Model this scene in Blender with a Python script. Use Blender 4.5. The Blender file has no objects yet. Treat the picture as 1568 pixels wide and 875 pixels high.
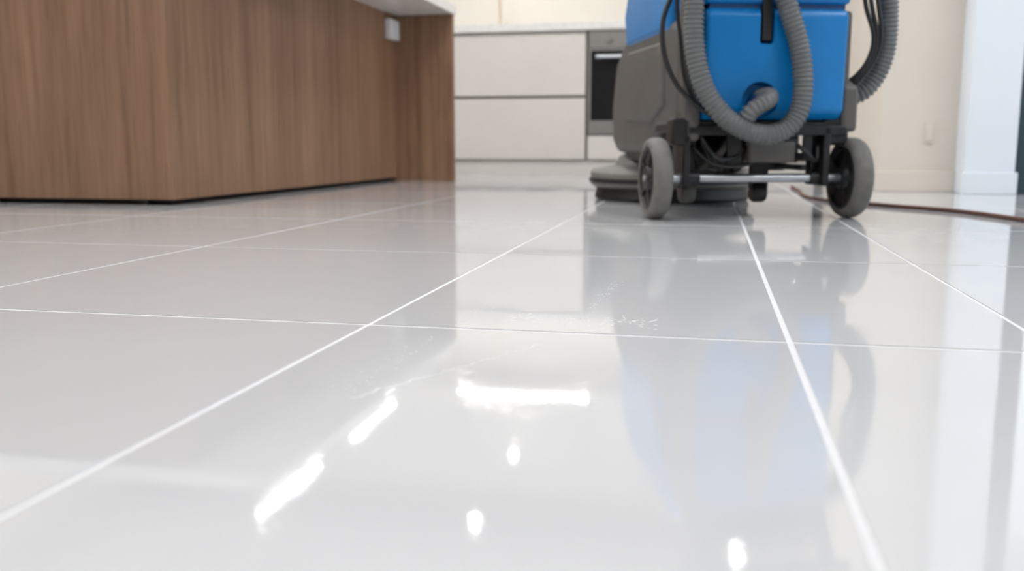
import bpy, bmesh, math, random
from mathutils import Vector, Matrix
random.seed(7)
S = bpy.context.scene
S.view_settings.view_transform = 'Standard'
S.view_settings.look = 'None'

# ---------------------------------------------------------------- materials
def mat(name, col, rough=0.5, metal=0.0, spec=0.5, noise=0.0, nscale=20, bump=0.0, bscale=80, coat=0.0):
    m = bpy.data.materials.new(name); m.use_nodes = True
    nt = m.node_tree; N = nt.nodes; L = nt.links
    b = N['Principled BSDF']
    b.inputs['Roughness'].default_value = rough
    b.inputs['Metallic'].default_value = metal
    b.inputs['Specular IOR Level'].default_value = spec
    b.inputs['Coat Weight'].default_value = coat
    tc = N.new('ShaderNodeTexCoord')
    nz = N.new('ShaderNodeTexNoise'); nz.inputs['Scale'].default_value = nscale
    L.new(tc.outputs['Object'], nz.inputs['Vector'])
    cr = N.new('ShaderNodeValToRGB')
    a = [max(0, c*(1-noise)) for c in col]; d = [min(1, c*(1+noise)) for c in col]
    cr.color_ramp.elements[0].position = .3; cr.color_ramp.elements[0].color = (*a, 1)
    cr.color_ramp.elements[1].position = .7; cr.color_ramp.elements[1].color = (*d, 1)
    L.new(nz.outputs['Fac'], cr.inputs['Fac']); L.new(cr.outputs['Color'], b.inputs['Base Color'])
    if bump:
        n2 = N.new('ShaderNodeTexNoise'); n2.inputs['Scale'].default_value = bscale
        L.new(tc.outputs['Object'], n2.inputs['Vector'])
        bp = N.new('ShaderNodeBump'); bp.inputs['Strength'].default_value = bump; bp.inputs['Distance'].default_value = .002
        L.new(n2.outputs['Fac'], bp.inputs['Height']); L.new(bp.outputs['Normal'], b.inputs['Normal'])
    return m

def emis(name, col, strength):
    m = bpy.data.materials.new(name); m.use_nodes = True
    b = m.node_tree.nodes['Principled BSDF']
    b.inputs['Base Color'].default_value = (.9, .9, .9, 1)
    b.inputs['Emission Color'].default_value = (*col, 1)
    b.inputs['Emission Strength'].default_value = strength
    return m

def wood_mat():
    m = bpy.data.materials.new('walnut_veneer'); m.use_nodes = True
    N = m.node_tree.nodes; L = m.node_tree.links; b = N['Principled BSDF']
    tc = N.new('ShaderNodeTexCoord')
    def nz(scale, detail):
        mp = N.new('ShaderNodeMapping'); mp.inputs['Scale'].default_value = scale
        L.new(tc.outputs['Object'], mp.inputs['Vector'])
        n = N.new('ShaderNodeTexNoise'); n.inputs['Scale'].default_value = 1; n.inputs['Detail'].default_value = detail
        n.inputs['Roughness'].default_value = .6
        L.new(mp.outputs['Vector'], n.inputs['Vector']); return n
    n1 = nz((30, 30, .9), 5); n2 = nz((110, 110, 5), 3); n3 = nz((5, 5, .5), 2)
    def mix(a, c, f):
        x = N.new('ShaderNodeMath'); x.operation = 'MULTIPLY'; x.inputs[1].default_value = 1-f; L.new(a, x.inputs[0])
        y = N.new('ShaderNodeMath'); y.operation = 'MULTIPLY_ADD'; y.inputs[1].default_value = f
        L.new(c, y.inputs[0]); L.new(x.outputs[0], y.inputs[2]); return y.outputs[0]
    f = mix(mix(n1.outputs['Fac'], n2.outputs['Fac'], .4), n3.outputs['Fac'], .25)
    cr = N.new('ShaderNodeValToRGB')
    e = cr.color_ramp.elements
    e[0].position = .33; e[0].color = (.160, .088, .050, 1)
    e[1].position = .67; e[1].color = (.375, .228, .145, 1)
    k = e.new(.5); k.color = (.265, .153, .093, 1)
    L.new(f, cr.inputs['Fac']); L.new(cr.outputs['Color'], b.inputs['Base Color'])
    b.inputs['Roughness'].default_value = .5
    b.inputs['Specular IOR Level'].default_value = .3
    bp = N.new('ShaderNodeBump'); bp.inputs['Strength'].default_value = .2; bp.inputs['Distance'].default_value = .001
    L.new(f, bp.inputs['Height']); L.new(bp.outputs['Normal'], b.inputs['Normal'])
    return m

def tile_mat():
    m = bpy.data.materials.new('polished_porcelain'); m.use_nodes = True
    N = m.node_tree.nodes; L = m.node_tree.links; b = N['Principled BSDF']
    tc = N.new('ShaderNodeTexCoord')
    n = N.new('ShaderNodeTexNoise'); n.inputs['Scale'].default_value = 2.5; n.inputs['Detail'].default_value = 3
    L.new(tc.outputs['Object'], n.inputs['Vector'])
    cr = N.new('ShaderNodeValToRGB')
    cr.color_ramp.elements[0].position = .3; cr.color_ramp.elements[0].color = (.575, .580, .592, 1)
    cr.color_ramp.elements[1].position = .7; cr.color_ramp.elements[1].color = (.605, .610, .620, 1)
    L.new(n.outputs['Fac'], cr.inputs['Fac']); L.new(cr.outputs['Color'], b.inputs['Base Color'])
    b.inputs['Roughness'].default_value = .035
    b.inputs['IOR'].default_value = 1.68
    fine = N.new('ShaderNodeTexNoise'); fine.inputs['Scale'].default_value = 200; fine.inputs['Detail'].default_value = 2
    L.new(tc.outputs['Object'], fine.inputs['Vector'])
    wide = N.new('ShaderNodeTexNoise'); wide.inputs['Scale'].default_value = 4; wide.inputs['Detail'].default_value = 1
    L.new(tc.outputs['Object'], wide.inputs['Vector'])
    # patchy wet film: fine ripples only where a larger noise says the film is thick
    pat = N.new('ShaderNodeTexNoise'); pat.inputs['Scale'].default_value = 9; pat.inputs['Detail'].default_value = 3
    L.new(tc.outputs['Object'], pat.inputs['Vector'])
    mr = N.new('ShaderNodeMapRange'); mr.inputs['From Min'].default_value = .46; mr.inputs['From Max'].default_value = .60
    mr.inputs['To Min'].default_value = .01; mr.inputs['To Max'].default_value = .17
    L.new(pat.outputs['Fac'], mr.inputs['Value'])
    b1 = N.new('ShaderNodeBump'); b1.inputs['Strength'].default_value = .10; b1.inputs['Distance'].default_value = .001
    L.new(wide.outputs['Fac'], b1.inputs['Height'])
    b2 = N.new('ShaderNodeBump'); b2.inputs['Distance'].default_value = .0005
    L.new(mr.outputs['Result'], b2.inputs['Strength'])
    L.new(fine.outputs['Fac'], b2.inputs['Height']); L.new(b1.outputs['Normal'], b2.inputs['Normal'])
    L.new(b2.outputs['Normal'], b.inputs['Normal'])
    return m

M_wood = wood_mat()
M_tile = tile_mat()
M_grout = mat('white_grout', (.69, .69, .70), .55, noise=.03, nscale=60)
M_wall = mat('cream_wall_paint', (.70, .64, .56), .8, noise=.02, nscale=3, bump=.05)
M_white = mat('white_paint', (.78, .83, .88), .6, noise=.01, nscale=3)
M_ceil = mat('ceiling_paint', (.85, .86, .87), .9, noise=.01, nscale=3)
M_splash = mat('cream_backsplash', (.88, .84, .76), .6, noise=.02, nscale=4)
M_cab = mat('cabinet_laminate', (.68, .645, .61), .45, noise=.02, nscale=6)
M_carc_shade = mat('cabinet_carcass', (.20, .18, .16), .7, noise=.05)  # carcass colour darkened to put shadow into the drawer gaps
M_kick = mat('toe_kick_laminate', (.68, .65, .62), .5, noise=.02)
M_dark = mat('recess_shadow_dark', (.03, .028, .026), .7, noise=.1)  # near-black colour stands in for the shadow gap under the island
M_stone = mat('quartz_countertop', (.80, .79, .77), .25, noise=.05, nscale=30)
M_steel = mat('brushed_steel', (.27, .26, .25), .4, metal=.6, noise=.06, nscale=40)
M_oglass = mat('oven_black_glass', (.012, .012, .014), .15, spec=.25, noise=.1)
M_plast = mat('white_plastic', (.85, .86, .87), .35, noise=.01)
M_blue = mat('blue_rotomoulded_plastic', (.0, .18, .50), .36, spec=.4, noise=.06, nscale=8, bump=.06, bscale=300)
M_blued = mat('dark_blue_plastic', (.002, .055, .18), .4, noise=.06)
M_body = mat('grey_moulded_plastic', (.098, .092, .086), .5, noise=.08, nscale=10, bump=.1, bscale=260)
M_black = mat('black_plastic', (.012, .012, .013), .45, noise=.15)
M_frame = mat('black_steel_frame', (.02, .02, .022), .4, metal=.3, noise=.2, nscale=30)
M_hose = mat('grey_corrugated_hose', (.135, .142, .142), .45, noise=.08, nscale=30)
M_tire = mat('grey_rubber_tire', (.155, .150, .140), .65, noise=.14, nscale=40, bump=.15, bscale=200)
M_deck = mat('brush_deck_grey', (.20, .19, .175), .5, noise=.1, nscale=15)
M_axle = mat('axle_steel', (.50, .53, .57), .3, metal=.9, noise=.08, nscale=30)
M_cord = mat('brown_power_cord', (.12, .045, .03), .5, noise=.1)
M_brass = mat('champagne_brass', (.80, .68, .52), .3, metal=.5, noise=.05)
M_alu = mat('dark_aluminium', (.03, .055, .075), .4, noise=.05)

# ---------------------------------------------------------------- helpers
def link(ob, parent=None):
    S.collection.objects.link(ob)
    if parent: ob.parent = parent
    return ob
def empty(name, loc=(0,0,0), rz=0):
    e = bpy.data.objects.new(name, None); e.empty_display_size = .1
    e.location = loc; e.rotation_euler = (0, 0, rz); return link(e)
def mesh_ob(name, bm, mats, parent=None, smooth=False, loc=None):
    bmesh.ops.recalc_face_normals(bm, faces=bm.faces[:])
    me = bpy.data.meshes.new(name); bm.to_mesh(me); bm.free()
    if not isinstance(mats, (list, tuple)): mats = [mats]
    for x in mats: me.materials.append(x)
    if smooth:
        me.polygons.foreach_set('use_smooth', [True]*len(me.polygons))
    ob = bpy.data.objects.new(name, me)
    if loc: ob.location = loc
    return link(ob, parent)
def add_bevel(ob, w, seg=3, angle=35):
    md = ob.modifiers.new('bevel', 'BEVEL'); md.width = w; md.segments = seg
    md.limit_method = 'ANGLE'; md.angle_limit = math.radians(angle)
    for p in ob.data.polygons: p.use_smooth = True
    wn = ob.modifiers.new('wn', 'WEIGHTED_NORMAL'); wn.keep_sharp = True
def bm_box(bm, x0, x1, y0, y1, z0, z1, mi=0):
    v = [bm.verts.new(p) for p in [(x0,y0,z0),(x1,y0,z0),(x1,y1,z0),(x0,y1,z0),(x0,y0,z1),(x1,y0,z1),(x1,y1,z1),(x0,y1,z1)]]
    for f in [(0,3,2,1),(4,5,6,7),(0,1,5,4),(1,2,6,5),(2,3,7,6),(3,0,4,7)]:
        fc = bm.faces.new([v[i] for i in f]); fc.material_index = mi
def box(name, x0, x1, y0, y1, z0, z1, m, parent=None, bev=0, seg=2):
    bm = bmesh.new(); bm_box(bm, x0, x1, y0, y1, z0, z1)
    ob = mesh_ob(name, bm, m, parent)
    if bev: add_bevel(ob, bev, seg)
    return ob
def lathe(name, prof, axis, center, m, parent=None, n=64, mats=None):
    bm = bmesh.new(); rings = []
    for r, h in prof:
        ring = []
        for i in range(n):
            a = 2*math.pi*i/n; c, s = r*math.cos(a), r*math.sin(a)
            p = {'Z': (c, s, h), 'X': (h, c, s), 'Y': (c, h, s)}[axis]
            ring.append(bm.verts.new(Vector(p)+Vector(center)))
        rings.append(ring)
    for k in range(len(rings)-1):
        for i in range(n):
            j = (i+1) % n
            bm.faces.new([rings[k][i], rings[k][j], rings[k+1][j], rings[k+1][i]])
    if prof[0][0] > 1e-5 and prof[0] != prof[-1]:
        bm.faces.new(rings[0]); bm.faces.new(rings[-1])
    bmesh.ops.remove_doubles(bm, verts=bm.verts[:], dist=1e-6)
    ob = mesh_ob(name, bm, mats or m, parent, smooth=True)
    md = ob.modifiers.new('es', 'EDGE_SPLIT'); md.split_angle = math.radians(40)
    return ob
def catmull(pts, per=24):
    P = [Vector(p) for p in pts]; P = [2*P[0]-P[1]] + P + [2*P[-1]-P[-2]]
    out = []
    for i in range(1, len(P)-2):
        a, b, c, d = P[i-1:i+3]
        for k in range(per):
            t = k/per
            out.append(.5*((2*b)+(c-a)*t+(2*a-5*b+4*c-d)*t*t+(3*b-a-3*c+d)*t**3))
    out.append(P[-2]); return out
def tube(name, pts, r, m, parent=None, rib=0, pitch=.009, n=16, step=None):
    C = catmull(pts, 40)
    step = step or (pitch/6 if rib else .012)
    R = [C[0]]; acc = 0
    for a, b in zip(C, C[1:]):
        l = (b-a).length; p = 0
        while acc + (l-p) >= step:
            p += step-acc; acc = 0; R.append(a.lerp(b, p/l))
        acc += l-p
    bm = bmesh.new(); rings = []
    T = (R[1]-R[0]).normalized(); up = T.orthogonal().normalized()
    cs = [(math.cos(2*math.pi*k/n), math.sin(2*math.pi*k/n)) for k in range(n)]
    for i, p in enumerate(R):
        T2 = (R[min(i+1, len(R)-1)]-R[max(i-1, 0)]).normalized()
        up = (up - T2*up.dot(T2)).normalized(); sd = T2.cross(up)
        rr = r*(1+rib*math.sin(2*math.pi*i*step/pitch)) if rib else r
        rings.append([bm.verts.new(p+rr*(c*up+s*sd)) for c, s in cs])
    for a, b in zip(rings, rings[1:]):
        for k in range(n): bm.faces.new([a[k], a[(k+1)%n], b[(k+1)%n], b[k]])
    bm.faces.new(rings[0]); bm.faces.new(rings[-1])
    return mesh_ob(name, bm, m, parent, smooth=True)
def prism(name, prof, x0, x1, m, parent=None, bev=.02, seg=4):
    bm = bmesh.new()
    A = [bm.verts.new((x0, y, z)) for y, z in prof]; B = [bm.verts.new((x1, y, z)) for y, z in prof]
    bm.faces.new(A); bm.faces.new(B[::-1])
    for i in range(len(prof)):
        j = (i+1) % len(prof); bm.faces.new([A[j], A[i], B[i], B[j]])
    ob = mesh_ob(name, bm, m, parent)
    if bev: add_bevel(ob, bev, seg, 20)
    return ob
def apply_bool(ob, cutters):
    for c in cutters:
        md = ob.modifiers.new('b', 'BOOLEAN'); md.object = c; md.operation = 'DIFFERENCE'; md.solver = 'EXACT'
    bpy.context.view_layer.update()
    dg = bpy.context.evaluated_depsgraph_get()
    me = bpy.data.meshes.new_from_object(ob.evaluated_get(dg))
    ob.modifiers.clear(); ob.data = me
    for p in me.polygons: p.use_smooth = True
    md = ob.modifiers.new('es', 'EDGE_SPLIT'); md.split_angle = math.radians(35)
    for c in cutters: bpy.data.objects.remove(c, do_unlink=True)

# ---------------------------------------------------------------- camera
cam = bpy.data.cameras.new('camera'); co = link(bpy.data.objects.new('camera', cam))
yaw, pit = math.radians(12.0), math.radians(8.62)
d = Vector((-math.sin(yaw)*math.cos(pit), math.cos(yaw)*math.cos(pit), -math.sin(pit)))
co.location = (0, 0, .19); co.rotation_euler = d.to_track_quat('-Z', 'Y').to_euler()
cam.sensor_width = 36; cam.lens = 32.56; cam.clip_start = .01
cam.dof.use_dof = True; cam.dof.focus_distance = 1.2; cam.dof.aperture_fstop = 4.5
S.camera = co

# ---------------------------------------------------------------- floor
bm = bmesh.new()
xs = [-4.42-.001, -3.84, -3.26, -2.68, -2.10, -1.516, -.935, -.353, .081, .325, .905, 1.486, 2.067, 2.648, 3.2]
ys = [.9215+.6655*k for k in range(-7, 10)]
g = .0021; gy = .0032; c = .0010
for i in range(len(xs)-1):
    for j in range(len(ys)-1):
        x0, x1, y0, y1 = xs[i]+g, xs[i+1]-g, ys[j]+gy, ys[j+1]-gy
        if i == len(xs)-2: x1 = 3.2
        lo = [bm.verts.new(p) for p in [(x0,y0,-.003),(x1,y0,-.003),(x1,y1,-.003),(x0,y1,-.003)]]
        hi = [bm.verts.new(p) for p in [(x0+c,y0+c,0),(x1-c,y0+c,0),(x1-c,y1-c,0),(x0+c,y1-c,0)]]
        bm.faces.new(hi)
        for k in range(4): bm.faces.new([lo[k], lo[(k+1)%4], hi[(k+1)%4], hi[k]])
bm_box(bm, -4.45, 3.25, -3.8, 6.95, -.08, -.0008, 1)
fl = mesh_ob('floor', bm, [M_tile, M_grout])

# ---------------------------------------------------------------- room shell
H = 2.6
box('wall_back', -4.42, .8, 6.62, 6.74, 0, H, M_splash)
box('wall_left', -4.54, -4.42, -3.7, 6.74, 0, H, M_wall)
box('wall_front_light_block', -4.54, 3.32, -3.82, -3.7, 0, H, M_wall)  # unseen wall behind camera, added to cut light from the open rear
box('ceiling', -4.54, 3.3, -3.7, 6.9, H, H+.1, M_ceil)
box('wall_right_pier', .68, .975, 4.10, 6.62, 0, H, M_wall)
box('wall_right_column', .975, 1.158, 3.95, 4.35, 0, H, M_white, bev=.004)
box('baseboard_pier', .67, .975, 4.085, 4.10, 0, .085, M_wall, bev=.003)
box('baseboard_column', .965, 1.165, 3.935, 3.95, 0, .085, M_white, bev=.003)
box('wall_right', 3.2, 3.32, -3.7, -.6, 0, H, M_wall)
def glazed(name, x0, x1, y, z1, axis='x', n=2):
    e = empty(name)
    def bx(nm, a0, a1, z0, zz, m, dpt=.035):
        if axis == 'x': return box(nm, a0, a1, y-dpt, y+dpt, z0, zz, m, e, bev=.003)
        return box(nm, y-dpt, y+dpt, a0, a1, z0, zz, m, e, bev=.003)
    w = (x1-x0)/n
    bx('sill', x0, x1, 0, .05, M_alu); bx('head', x0, x1, z1-.06, z1, M_alu)
    for k in range(n+1):
        a = x0 + k*w
        bx('stile_%d' % k, max(x0, a-.045), min(x1, a+.045) if k else a+.09, .05, z1-.06, M_alu)
    return e
glazed('door_1', 1.160, 3.2, 4.02, 2.3, 'x', 2)
glazed('window_1', -.6, 3.98, 3.24, 2.3, 'y', 3)
box('wall_right_header', 1.158, 3.2, 3.96, 4.2, 2.3, H, M_white)
box('wall_right_lintel', 3.2, 3.32, -.6, 4.2, 2.3, H, M_white)

# ---------------------------------------------------------------- island
isl = empty('kitchen_island')
ix0, ix1, iy0, iy1 = -2.75, -1.66, 2.66, 4.86
b_ = box('cabinet_carcass', ix0-.7, ix1, iy0, iy1-.04, .018, .868, M_wood, isl, bev=.0015, seg=1)
box('plinth', ix0-.66, ix1-.05, iy0+.05, iy1-.06, 0, .018, M_dark, isl)
box('end_panel', ix0-.7, -1.345, iy1-.04, iy1, .0, .868, M_wood, isl, bev=.0015, seg=1)
box('countertop', ix0-.74, -1.335, iy0-.03, iy1+.012, .868, .918, M_stone, isl, bev=.003)
for k, xx in enumerate([-3.3, -2.35, -1.8]):
    box('foot_%d' % k, xx, xx+.03, iy0+.02, iy0+.05, 0, .018, M_dark, isl)
ou = empty('power_outlet')
box('housing', -1.6595, -1.625, 4.66, 4.80, .735, .835, M_plast, ou, bev=.006, seg=3)
box('socket_face', -1.6255, -1.622, 4.685, 4.775, .755, .815, M_white, ou, bev=.001)

# ---------------------------------------------------------------- back kitchen run
cy = 5.93
kit = empty('kitchen_base_cabinets')
box('toe_kick', -4.40, .62, cy+.022, cy+.04, 0, .092, M_kick, kit)
box('carcass_a', -4.40, -.775, cy+.02, 6.6, .095, .90, M_carc_shade, kit)
box('carcass_b', -.15, .62, cy+.02, 6.6, .095, .90, M_carc_shade, kit)
box('countertop', -4.41, .66, cy-.025, 6.61, .902, .952, M_stone, kit, bev=.004)
mods = []
x = -.785
while x > -4.3:
    mods.append((max(x-.9, -4.4), x)); x -= .9
mods += [(-.14, .62)]
for k, (a, b) in enumerate(mods):
    box('drawer_lower_%d' % k, a+.003, b-.003, cy, cy+.02, .10, .486, M_cab, kit, bev=.002)
    box('drawer_upper_%d' % k, a+.003, b-.003, cy, cy+.02, .504, .884, M_cab, kit, bev=.002)
    box('finger_rail_%d' % k, a+.003, b-.003, cy+.012, cy+.0195, .884, .90, M_kick, kit)
box('drawer_under_oven', -.770, -.150, cy, cy+.02, .10, .250, M_cab, kit, bev=.002)
ov = empty('built_in_oven')
box('body', -.768, -.152, cy+.012, 6.4, .256, .90, M_steel, ov)
box('control_panel', -.768, -.152, cy-.006, cy+.012, .79, .90, M_steel, ov, bev=.002)
box('door_frame', -.768, -.152, cy-.01, cy+.012, .258, .785, M_steel, ov, bev=.002)
box('door_glass', -.752, -.168, cy-.013, cy-.009, .345, .775, M_oglass, ov, bev=.002)
tube('handle', [(-.72, cy-.05, .735), (-.45, cy-.05, .735), (-.20, cy-.05, .735)], .012, M_axle, ov)
for k, xx in enumerate((-.66, -.26)): box('handle_post_%d' % k, xx-.008, xx+.008, cy-.05, cy-.01, .728, .742, M_axle, ov)
for k, xx in enumerate((-.64, -.28)): lathe('knob_%d' % k, [(0, -.02), (.018, -.02), (.02, 0)], 'Y', (xx, cy-.006, .845), M_steel, ov, 24)
box('clock_display', -.53, -.39, cy-.008, cy-.005, .825, .865, M_oglass, ov)
tap = empty('kitchen_tap')
lathe('base', [(0, .952), (.022, .952), (.022, .965), (.012, .97), (0, .97)], 'Z', (-1.44, 6.38, 0), M_brass, tap, 24)
tube('spout', [(-1.44, 6.38, .96), (-1.44, 6.38, 1.15), (-1.44, 6.36, 1.24), (-1.44, 6.28, 1.27), (-1.44, 6.2, 1.24), (-1.44, 6.19, 1.19)], .010, M_brass, tap)
tube('lever', [(-1.44, 6.38, 1.0), (-1.40, 6.37, 1.01), (-1.37, 6.36, 1.03)], .006, M_brass, tap)
up = empty('kitchen_wall_cabinets')
box('carcass', -4.40, .62, 6.27, 6.61, 1.52, 2.3, M_kick, up)
for k, (a, b) in enumerate(mods+[(-.76, -.16)]):
    box('cabinet_door_%d' % k, a+.003, b-.003, 6.25, 6.27, 1.52, 2.3, M_cab, up, bev=.002)
E_led = emis('led_strip_glow', (1, .97, .93), 14)
box('led_strip', -1.70, -.77, 6.15, 6.17, 1.527, 1.540, E_led, up)
box('led_strip_housing', -1.71, -.76, 6.13, 6.25, 1.540, 1.56, M_plast, up)

# ---------------------------------------------------------------- lamps
E_pend = emis('linear_lamp_glow', (1, .98, .95), 12)
for k, (y0, y1) in enumerate([(3.80, 4.50), (4.97, 5.72)]):
    e = empty('linear_pendant_lamp')
    box('glowing_bar', -2.036, -2.010, y0, y1, 1.518, 1.53, E_pend, e)
    box('housing', -2.05, -2.0, y0-.01, y1+.01, 1.53, 1.56, M_plast, e)
    for j, yy in enumerate((y0+.1, y1-.1)): tube('wire_%d' % j, [(-2.025, yy, 1.56), (-2.025, yy, 2.0), (-2.025, yy, H)], .002, M_black, e, n=6, step=.2)
E_globe = emis('globe_lamp_glow', (1, .97, .93), 24)
for (x_, y_, z_) in [(-1.26, 5.97, 1.91), (-1.24, 4.83, 1.91), (.225, 5.3, 2.19)]:
    e = empty('globe_pendant_lamp')
    R_g = .03
    lathe('bulb', [(0.0001, -R_g)]+[(R_g*math.cos(t), R_g*math.sin(t)) for t in [-1.2,-.9,-.6,-.3,0,.3,.6,.9,1.2]]+[(0.0001, R_g)], 'Z', (x_, y_, z_), E_globe, e, 24)
    lathe('cap', [(0.0001, .022), (.022, .022), (.018, .08), (0.0001, .08)], 'Z', (x_, y_, z_), M_plast, e, 24)
    tube('wire', [(x_, y_, z_+.075), (x_, y_, z_+.2), (x_, y_, H)], .002, M_black, e, n=6, step=.1)
E_fill = emis('added_fill_glow', (1, .99, .985), 15.5)  # unseen ceiling panels added to brighten the room, kept clear of floor reflections
for (x_, y_) in [(-2.8, 0.4), (-.2, 0.4), (1.9, .4), (-2.8, 2.6), (-.5, 2.7), (1.9, 2.6), (-.6, 4.3), (-3.0, 4.3)]:
    e = empty('added_fill_panel')
    box('diffuser', x_-.5, x_+.5, y_-.25, y_+.25, H-.012, H-.004, E_fill, e)
    box('trim_frame', x_-.52, x_+.52, y_-.27, y_+.27, H-.01, H, M_plast, e)

# ---------------------------------------------------------------- floor scrubber
ang = math.atan2(.284, .959)
ms = empty('floor_scrubber_machine', (.11, 2.52, 0), ang)
XR = .216
prism('lower_body', [(0, .235), (-.0, .50), (.1, .522), (.72, .535), (.86, .47), (.93, .33), (.92, .20), (.84, .165), (.36, .165), (.25, .235)], -.205, .236, M_body, ms, bev=.028, seg=5)
prism('flank_moulding', [(.14, .30), (.16, .47), (.62, .485), (.72, .36), (.66, .27), (.3, .255)], -.215, .246, M_body, ms, bev=.012, seg=3)
prism('recovery_tank', [(.0, .545), (-.005, .80), (.05, .86), (.62, .84), (.78, .70), (.80, .545), (.6, .53), (.15, .50)], -.185, .212, M_blue, ms, bev=.03, seg=5)
prism('recovery_tank_flank', [(.10, .49), (.08, .74), (.60, .74), (.70, .60), (.66, .50)], -.212, .242, M_blue, ms, bev=.02, seg=4)
tank = prism('solution_tank', [(-.045, .275), (-.055, .515), (-.04, .531), (.12, .531), (.12, .255), (-.02, .255)], -.150, XR, M_blue, ms, bev=.022, seg=5)
bpy.context.view_layer.update()
c1 = box('c', -.014, .022, -.10, -.022, .442, .60, M_blued, ms); add_bevel(c1, .008, 3)
c2 = lathe('c', [(0.0001, -.03), (.052, -.03), (.042, .03), (0.0001, .03)], 'Y', (-.006, -.045, .302), M_blued, ms, 40)
c2.modifiers.clear()
apply_bool(tank, [c1, c2])
box('tank_latch', -.009, .016, -.056, -.03, .450, .63, M_black, ms, bev=.004)
prism('recovery_tank_lid', [(-.05, .541), (-.055, .74), (-.03, .775), (.1, .78), (.1, .541)], -.158, XR+.006, M_blue, ms, bev=.014, seg=4)
box('tank_seam', -.140, XR-.006, -.036, .1, .525, .546, M_blued, ms)
lathe('drain_cap', [(0.0001, -.03), (.022, -.03), (.024, 0), (0.0001, 0)], 'Y', (-.006, -.02, .300), M_blued, ms, 24)
tube('drain_elbow', [(.000, -.03, .310), (.008, -.07, .312), (.0, -.092, .302), (-.022, -.098, .290), (-.045, -.095, .272), (-.058, -.08, .24)], .021, M_hose, ms, rib=.09, pitch=.011)
prism('corner_post_left', [(-.03, .20), (-.03, .56), (.03, .60), (.06, .20)], -.20, -.152, M_body, ms, bev=.012)
prism('corner_post_right', [(-.03, .225), (-.03, .34), (.02, .36), (.12, .36), (.12, .225)], XR+.002, .262, M_body, ms, bev=.012)
prism('flank_rear_right', [(-.01, .25), (-.01, .53), (.12, .55), (.3, .25)], XR+.004, .244, M_body, ms, bev=.01)
for k, sx in enumerate((-.16, .18)):
    prism('rear_handle_bracket_%d' % k, [(-.03, .76), (-.14, .90), (-.13, .93), (-.0, .84)], sx, sx+.04, M_body, ms, bev=.008)
tube('push_handle', [(-.20, -.135, .915), (.02, -.135, .915), (.26, -.135, .915)], .014, M_black, ms)
prism('control_panel', [(.02, .83), (-.05, .875), (-.04, .90), (.12, .88), (.14, .84)], -.13, .18, M_black, ms, bev=.01)
tube('suction_hose', [(-.06, .02, .84), (-.12, -.03, .835), (-.175, -.065, .74), (-.191, -.075, .62), (-.192, -.078, .54), (-.188, -.08, .43), (-.163, -.085, .335), (-.12, -.09, .270),
     (-.065, -.09, .232), (.0, -.088, .216), (.052, -.088, .233), (.083, -.088, .28), (.088, -.088, .35), (.076, -.086, .43), (.050, -.084, .51), (.028, -.08, .58), (.02, -.07, .68), (.02, -.03, .74), (.02, .03, .76)], .0245, M_hose, ms, rib=.09, pitch=.0115)
tube('squeegee_hose', [(.20, .1, .80), (.27, .06, .80), (.325, .04, .72), (.352, .04, .62), (.364, .045, .52), (.364, .05, .44), (.344, .055, .375), (.306, .06, .33), (.24, .07, .31)], .0245, M_hose, ms, rib=.09, pitch=.0115)
for k, o in enumerate((0, .016, .034)):
    tube('cable_right_%d' % k, [(.22, .03, .78-o), (.270+o*.5, .0, .70), (.272+o, -.01, .56), (.300+o*.6, -.01, .47), (.294+o*.5, 0, .41), (.267, .02, .365-o*.6), (.235, .05, .345)], .0058, M_black, ms, n=10)
tube('cable_left', [(-.16, .0, .80), (-.20, -.02, .70), (-.228, -.02, .58), (-.254, -.02, .50), (-.252, -.03, .42), (-.225, -.045, .345), (-.18, -.06, .295), (-.13, -.055, .262), (-.10, -.02, .25)], .0066, M_black, ms, n=10)
tube('cable_left_b', [(-.17, .0, .72), (-.215, -.03, .64), (-.222, -.03, .54), (-.21, -.03, .45), (-.20, -.035, .36), (-.17, -.04, .29)], .0052, M_black, ms, n=10)
# chassis
box('chassis_plate', -.20, .235, -.02, .62, .225, .25, M_frame, ms, bev=.004)
box('chassis_rear_beam', -.185, .235, -.03, .0, .215, .240, M_frame, ms, bev=.004)
for tag, sx, s2 in (('left', -.195, -.15), ('right', .175, .16)):
    box('wheel_bracket_%s' % tag, sx, sx+.018, -.03, .09, .085, .24, M_frame, ms, bev=.003)
    box('wheel_bracket_web_%s' % tag, min(sx, s2), max(sx+.01, s2), .02, .035, .12, .24, M_frame, ms, bev=.003)
box('corner_strut_left', -.225, -.175, -.03, .04, .19, .26, M_frame, ms, bev=.008)
box('corner_strut_right', .175, .245, -.02, .06, .19, .26, M_frame, ms, bev=.008)
tube('axle', [(-.25, 0, .105), (0, 0, .105), (.25, 0, .105)], .0115, M_axle, ms)
lathe('axle_collar_left', [(0.0001, -.018), (.02, -.018), (.02, .018), (0.0001, .018)], 'X', (-.165, 0, .105), M_frame, ms, 24)
lathe('axle_collar_right', [(0.0001, -.014), (.017, -.014), (.017, .014), (0.0001, .014)], 'X', (.165, 0, .105), M_frame, ms, 24)
box('valve_block', -.022, .10, -.03, .05, .145, .200, M_body, ms, bev=.006)
box('valve_block_cap', -.03, .108, -.026, .045, .188, .206, M_black, ms, bev=.004)
lathe('vacuum_motor', [(0.0001, -.09), (.052, -.09), (.058, -.07), (.058, .05), (.05, .07), (0.0001, .07)], 'X', (-.06, .16, .165), M_black, ms, 32)
for k in range(7):
    lathe('motor_fin_%d' % k, [(.05, -.002), (.063, -.002), (.063, .002), (.05, .002), (.05, -.002)], 'X', (-.13+k*.019, .16, .165), M_frame, ms, 32)
lathe('drive_gearbox', [(0.0001, 0), (.045, 0), (.05, .02), (.05, .10), (0.0001, .10)], 'Z', (.12, .22, .12), M_frame, ms, 32)
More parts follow.
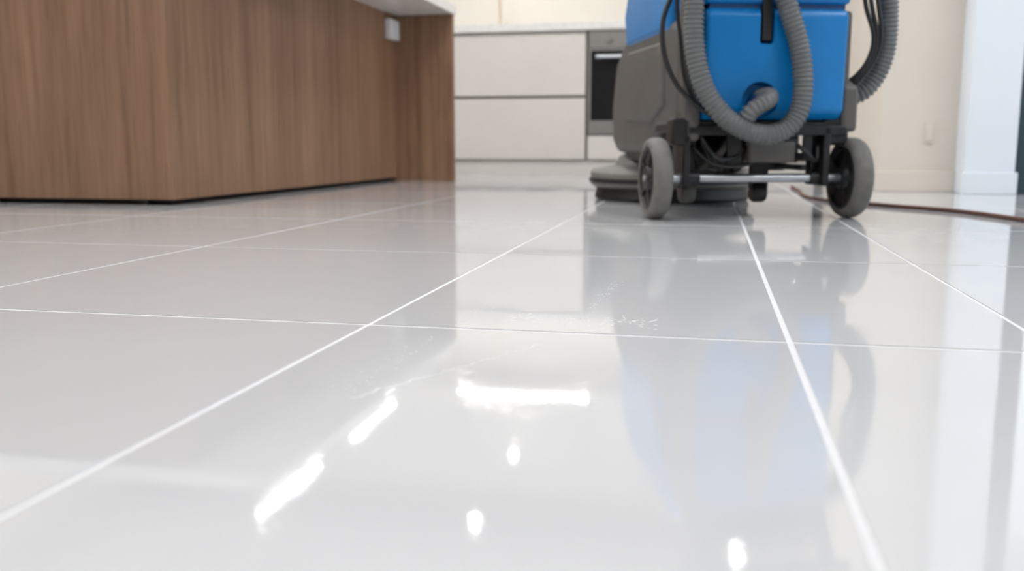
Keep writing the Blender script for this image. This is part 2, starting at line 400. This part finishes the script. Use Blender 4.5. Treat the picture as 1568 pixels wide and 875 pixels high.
lathe('brush_motor', [(0.0001, 0), (.085, 0), (.09, .015), (.085, .09), (0.0001, .09)], 'Z', (0, .78, .15), M_black, ms, 40)
box('battery_tray', -.17, .22, .25, .80, .14, .225, M_frame, ms, bev=.006)
box('squeegee_lift_arm_left', -.10, -.085, -.02, .6, .125, .14, M_frame, ms, bev=.003)
box('squeegee_lift_arm_right', .12, .135, -.02, .6, .125, .14, M_frame, ms, bev=.003)
box('cross_tube', -.175, .175, .03, .05, .15, .17, M_frame, ms, bev=.003)
box('hanger_plate_a', -.075, -.035, -.01, .0, .135, .225, M_black, ms, bev=.003)
box('hanger_plate_b', .125, .15, -.015, -.005, .15, .225, M_black, ms, bev=.003)
tube('wiring_loom_0', [(-.15, -.01, .22), (-.13, -.03, .18), (-.10, -.03, .155), (-.05, -.01, .16), (-.02, .0, .19)], .006, M_black, ms, n=8)
tube('wiring_loom_1', [(-.17, .0, .19), (-.12, -.02, .145), (-.06, -.02, .135), (.0, -.01, .145)], .005, M_black, ms, n=8)
tube('wiring_loom_2', [(.10, -.01, .20), (.13, -.03, .17), (.16, -.02, .15), (.17, .0, .20)], .006, M_black, ms, n=8)
tube('drain_line', [(-.06, .02, .21), (-.09, .0, .17), (-.12, .02, .14), (-.14, .06, .13)], .010, M_body, ms, n=10)
tube('tension_spring', [(-.145, -.02, .20), (-.128, -.02, .165), (-.115, -.01, .135)], .006, M_frame, ms, rib=.25, pitch=.005, n=10)
for k, (x_, y_, r_) in enumerate([(.035, .06, .026), (-.16, .06, .03)]):
    lathe('support_roller_%d' % k, [(0.0001, -.019), (r_-.004, -.019), (r_, -.012), (r_, .012), (r_-.004, .019), (0.0001, .019)], 'X', (x_, y_, .038+r_), M_body if k else M_frame, ms, 28)
    box('roller_fork_%d' % k, x_-.026, x_+.026, y_-.006, y_+.006, .048+r_, .15, M_frame, ms, bev=.003)
def wheel(tag, sx):
    R_ = .105; w = .025
    prof = [(.080, -w*.8), (.084, -w*.97), (.091, -w), (.099, -w*.86), (.104, -w*.5), (R_, -w*.15), (R_, w*.15), (.104, w*.5), (.099, w*.86), (.091, w), (.084, w*.97), (.080, w*.8)]
    lathe('wheel_%s_tyre' % tag, prof+[prof[0]], 'X', (sx, 0, R_), M_tire, ms, 72)
    hp = [(.082, -.023), (.076, -.0255), (.072, -.018), (.036, -.016), (.030, -.026), (.018, -.028), (.0001, -.028)]
    lathe('wheel_%s_hub' % tag, hp[::-1]+[(r, -h) for r, h in hp], 'X', (sx, 0, R_), M_black, ms, 48)
    bm = bmesh.new()
    for k in range(5):
        a = 2*math.pi*k/5+.3
        n0 = len(bm.verts); bm_box(bm, -.022, .022, -.006, .006, .025, .075)
        bm.verts.ensure_lookup_table()
        bmesh.ops.rotate(bm, verts=bm.verts[n0:], cent=(0,0,0), matrix=Matrix.Rotation(a, 3, 'X'))
    bmesh.ops.translate(bm, verts=bm.verts[:], vec=(sx, 0, R_))
    mesh_ob('wheel_%s_spokes' % tag, bm, M_black, ms)
    lathe('wheel_%s_nut' % tag, [(.0001, -.032), (.010, -.032), (.010, .032), (.0001, .032)], 'X', (sx, 0, R_), M_axle, ms, 6)
wheel('left', -.260); wheel('right', .260)
dc = (0.0, .86, 0)
lathe('brush_deck', [(.0001, .045), (.268, .045), (.284, .055), (.286, .095), (.276, .108), (.24, .116), (.20, .122), (.185, .15), (.16, .165), (.0001, .17)], 'Z', dc, M_deck, ms, 96)
lathe('deck_bumper', [(.280, .060), (.290, .064), (.290, .076), (.280, .080), (.280, .060)], 'Z', dc, M_black, ms, 96)
lathe('scrub_brush', [(.0001, .0), (.262, .0), (.27, .012), (.262, .05), (.0001, .05)], 'Z', dc, M_black, ms, 96)

# ---------------------------------------------------------------- cord, outlet plate
tube('power_cord', [(.36, 4.35, .006), (.355, 3.9, .006), (.34, 3.6, .006), (.365, 3.38, .006), (.42, 3.2, .006), (.51, 3.09, .006), (.59, 2.97, .006), (.67, 2.86, .006), (.73, 2.68, .006), (.78, 2.46, .006), (.86, 2.2, .006), (1.0, 1.95, .006)], .0062, M_cord, n=10)
so = empty('wall_outlet')
box('plate', .85, .886, 4.092, 4.0995, .20, .285, M_wall, so, bev=.002)
box('face', .858, .880, 4.089, 4.092, .215, .27, M_wall, so, bev=.001)

# ---------------------------------------------------------------- water droplets
bm = bmesh.new()
def drop(x, y, r, st=1.0, ang=None):
    a = random.uniform(0, 3.1) if ang is None else ang
    ca, sa = math.cos(a), math.sin(a); rings = []
    for rr, zz in ((1, 0), (.8, .22), (.45, .38)):
        ring = []
        for k in range(8):
            u, v = r*st*rr*math.cos(k*math.pi/4), r*rr*math.sin(k*math.pi/4)
            ring.append(bm.verts.new((x+u*ca-v*sa, y+u*sa+v*ca, zz*r)))
        rings.append(ring)
    for p, q in zip(rings, rings[1:]):
        for k in range(8): bm.faces.new([p[k], p[(k+1)%8], q[(k+1)%8], q[k]])
    bm.faces.new(rings[-1])
sa_ = math.atan2(.221, .108)
for i in range(190):     # thin broken streak of water
    t = i/190
    wob = .0022*math.sin(t*37)+.0015*math.sin(t*83)
    if random.random() < .8:
        drop(-.262 + t*.108 + wob, .642+t*.221, random.uniform(.0005, .0011)*(1.25-.6*t), 2.6, sa_)
for _ in range(70):
    t = random.random()
    drop(-.275+t*.02+random.gauss(0, .008), .66+t*.42+random.gauss(0, .01), random.uniform(.0005, .0013))
for _ in range(150):
    drop(-.215+random.random()*.17, .99+random.gauss(0, .016), random.uniform(.0004, .0011), 2.6, random.gauss(0, .3))
for _ in range(70):
    t = random.random()
    drop(-.14+t*.02+random.gauss(0, .006), .95+t*.35, random.uniform(.0004, .0012))
for _ in range(80):   # beads around the strip-lamp glint
    drop(-.185+random.random()*.10, .672+random.gauss(0, .007), random.uniform(.0003, .0010), 1.6)
M_water = mat('water_film', (.60, .60, .61), .03, spec=.7, noise=.01)
mesh_ob('water_droplets', bm, M_water, smooth=True)

# ---------------------------------------------------------------- world
w = bpy.data.worlds.new('world'); S.world = w; w.use_nodes = True
bg = w.node_tree.nodes['Background']
bg.inputs['Color'].default_value = (.83, .92, 1, 1); bg.inputs['Strength'].default_value = 1.25
